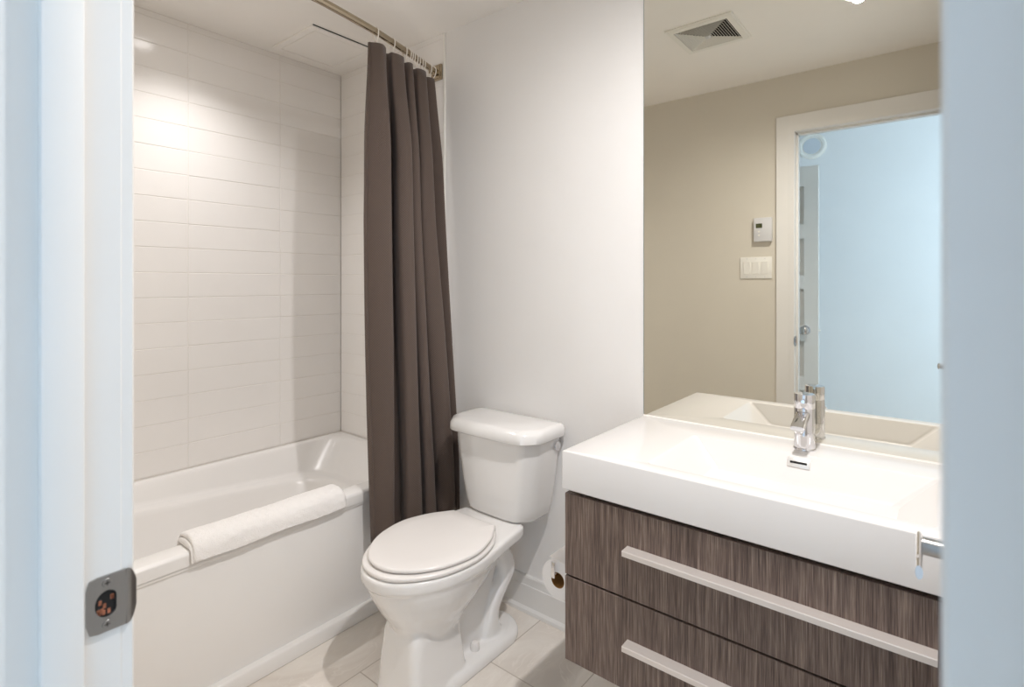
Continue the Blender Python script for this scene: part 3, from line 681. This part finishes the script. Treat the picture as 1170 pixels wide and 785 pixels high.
# tap
tx, ty = -.290, 1.568
tp = thing('basin_tap', 'cylindrical chrome single-lever mixer tap on the washbasin', 'tap', (tx, ty, ZC))
def lathe(bm_, prof, x, y, seg=36): loft(bm_, [[(x+r*math.cos(a), y+r*math.sin(a), z) for a in [2*PI*k/seg for k in range(seg)]] for r, z in prof])
b = B(); lathe(b, [(.0262, ZC), (.0265, ZC+.003), (.0255, ZC+.005), (.0245, ZC+.006), (.0245, .930), (.0238, .9315)], tx, ty); obj('body', b, M['chrome'], tp)
b = B(); lathe(b, [(.0236, .9315), (.0245, .9335), (.0245, .9665), (.0238, .9685), (.0215, .9690), (.002, .9690)], tx, ty); hd_ = obj('handle', b, M['chrome'], tp)
b = B(); cyl(b, (tx, ty-.020, .951), (tx+.004, ty-.042, .955), .0042, .0042, 20, .001); obj('lever', b, M['chrome'], hd_)
b = B()
rg = []
for y, z, hw, hh in ((ty-.012, .917, .0165, .0125), (ty-.030, .913, .0165, .0115), (ty-.055, .9055, .0165, .0095), (ty-.076, .898, .0165, .0075), (ty-.086, .894, .0160, .0060)):
    rg.append([(x, y, zz) for x, _, zz in [(tx+hw*math.copysign(abs(math.cos(a))**.6, math.cos(a)), 0, z+hh*math.copysign(abs(math.sin(a))**.6, math.sin(a))) for a in [2*PI*k/24 for k in range(24)]]])
loft(b, rg); so_ = obj('spout', b, M['chrome'], tp, smooth=40)
b = B(); cyl(b, (tx, ty-.068, .896), (tx, ty-.068, .882), .0115, .0112, 24, .001); obj('aerator', b, M['chrome'], so_)

# toilet paper holder on the vanity's left side and its roll
ph = thing('paper_holder', 'chrome paper holder with upturned end on the vanity side', 'holder', (-.847, 1.30, .447))
b = B(); tube(b, spline([(-.847, 1.228, .447), (-.847, 1.30, .447), (-.847, 1.368, .447), (-.843, 1.378, .447), (-.830, 1.380, .447), (-.770, 1.380, .447)], 6), .0045, 14); obj('arm', b, M['chrome'], ph)
b = B(); box(b, -.8530, -.8410, 1.2235, 1.2285, .442, .486, .0012); obj('end_stop', b, M['chrome'], ph)
b = B(); cyl(b, (-.7685, 1.380, .447), (-.776, 1.380, .447), .022, .021, 28, .001); obj('mounting_plate', b, M['chrome'], ph)
rl = thing('toilet_roll', 'white toilet paper roll hanging beside the vanity', 'toilet roll', (-.841, 1.29, .431))
ax_, az_ = -.841, .4315
b = B()
cir = lambda r, y, n=44: [(ax_+r*math.cos(2*PI*k/n), y, az_+r*math.sin(2*PI*k/n)) for k in range(n)]
loft(b, [cir(.0215, 1.342), cir(.053, 1.342), cir(.0545, 1.340), cir(.0545, 1.242), cir(.053, 1.240), cir(.0215, 1.240), cir(.0215, 1.342)], False, False); obj('paper', b, M['paper'], rl)
b = B(); loft(b, [cir(.0215, 1.2395), cir(.0215, 1.3425), cir(.0205, 1.3425), cir(.0205, 1.2395), cir(.0215, 1.2395)], False, False); obj('core', b, M['card'], rl)
b = B(); loft(b, [[(ax_-.030, 1.241, az_+.0555), (ax_-.030, 1.341, az_+.0555), (ax_-.030, 1.341, az_+.0565), (ax_-.030, 1.241, az_+.0565)], [(ax_+.010, 1.241, az_+.0555), (ax_+.010, 1.341, az_+.0555), (ax_+.010, 1.341, az_+.0565), (ax_+.010, 1.241, az_+.0565)], [(ax_+.046, 1.241, az_+.036), (ax_+.046, 1.341, az_+.036), (ax_+.047, 1.341, az_+.037), (ax_+.047, 1.241, az_+.037)]])
obj('loose_sheet', b, M['paper'], rl)

# ---------------------------------------------------------------- front-wall fittings (seen in the mirror)
th = thing('thermostat', 'square white thermostat with small green display, seen in the mirror', 'thermostat', (-.772, YF, 1.545))
b = B(); box(b, -.817, -.727, YF, YF+.024, 1.480, 1.608, .003); obj('case', b, M['greyplast'], th)
b = B(); box(b, -.806-.0+.0, -.774, YF+.0235, YF+.0248, 1.553, 1.577, .0005, 1); obj('display', b, M['lcd'], th)
for z in (1.533, 1.513):
    b = B(); cyl(b, (-.790, YF+.0235, z), (-.790, YF+.0255, z), .0055, .005, 20); obj('button', b, M['plast'], th)
sw = thing('light_switch', 'white three-gang rocker switch plate beside the doorway, seen in the mirror', 'light switch', (-.811, YF, 1.34))
b = B(); box(b, -.892, -.730, YF, YF+.006, 1.281, 1.398, .002); obj('plate', b, M['plast'], sw)
for k in range(3):
    cx = -.811+(k-1)*.046
    b = B(); loft(b, [[(cx-.0165, YF+.0055, 1.306), (cx+.0165, YF+.0055, 1.306), (cx+.0165, YF+.0055, 1.373), (cx-.0165, YF+.0055, 1.373)], [(cx-.016, YF+.0075, 1.3065), (cx+.016, YF+.0075, 1.3065), (cx+.016, YF+.010, 1.3725), (cx-.016, YF+.010, 1.3725)]]); obj('rocker', b, M['plast'], sw, smooth=None)
    for z in (1.2905, 1.3885):
        b = B(); cyl(b, (cx, YF+.0055, z), (cx, YF+.0066, z), .003, .0027, 14); obj('screw', b, M['greyplast'], sw)
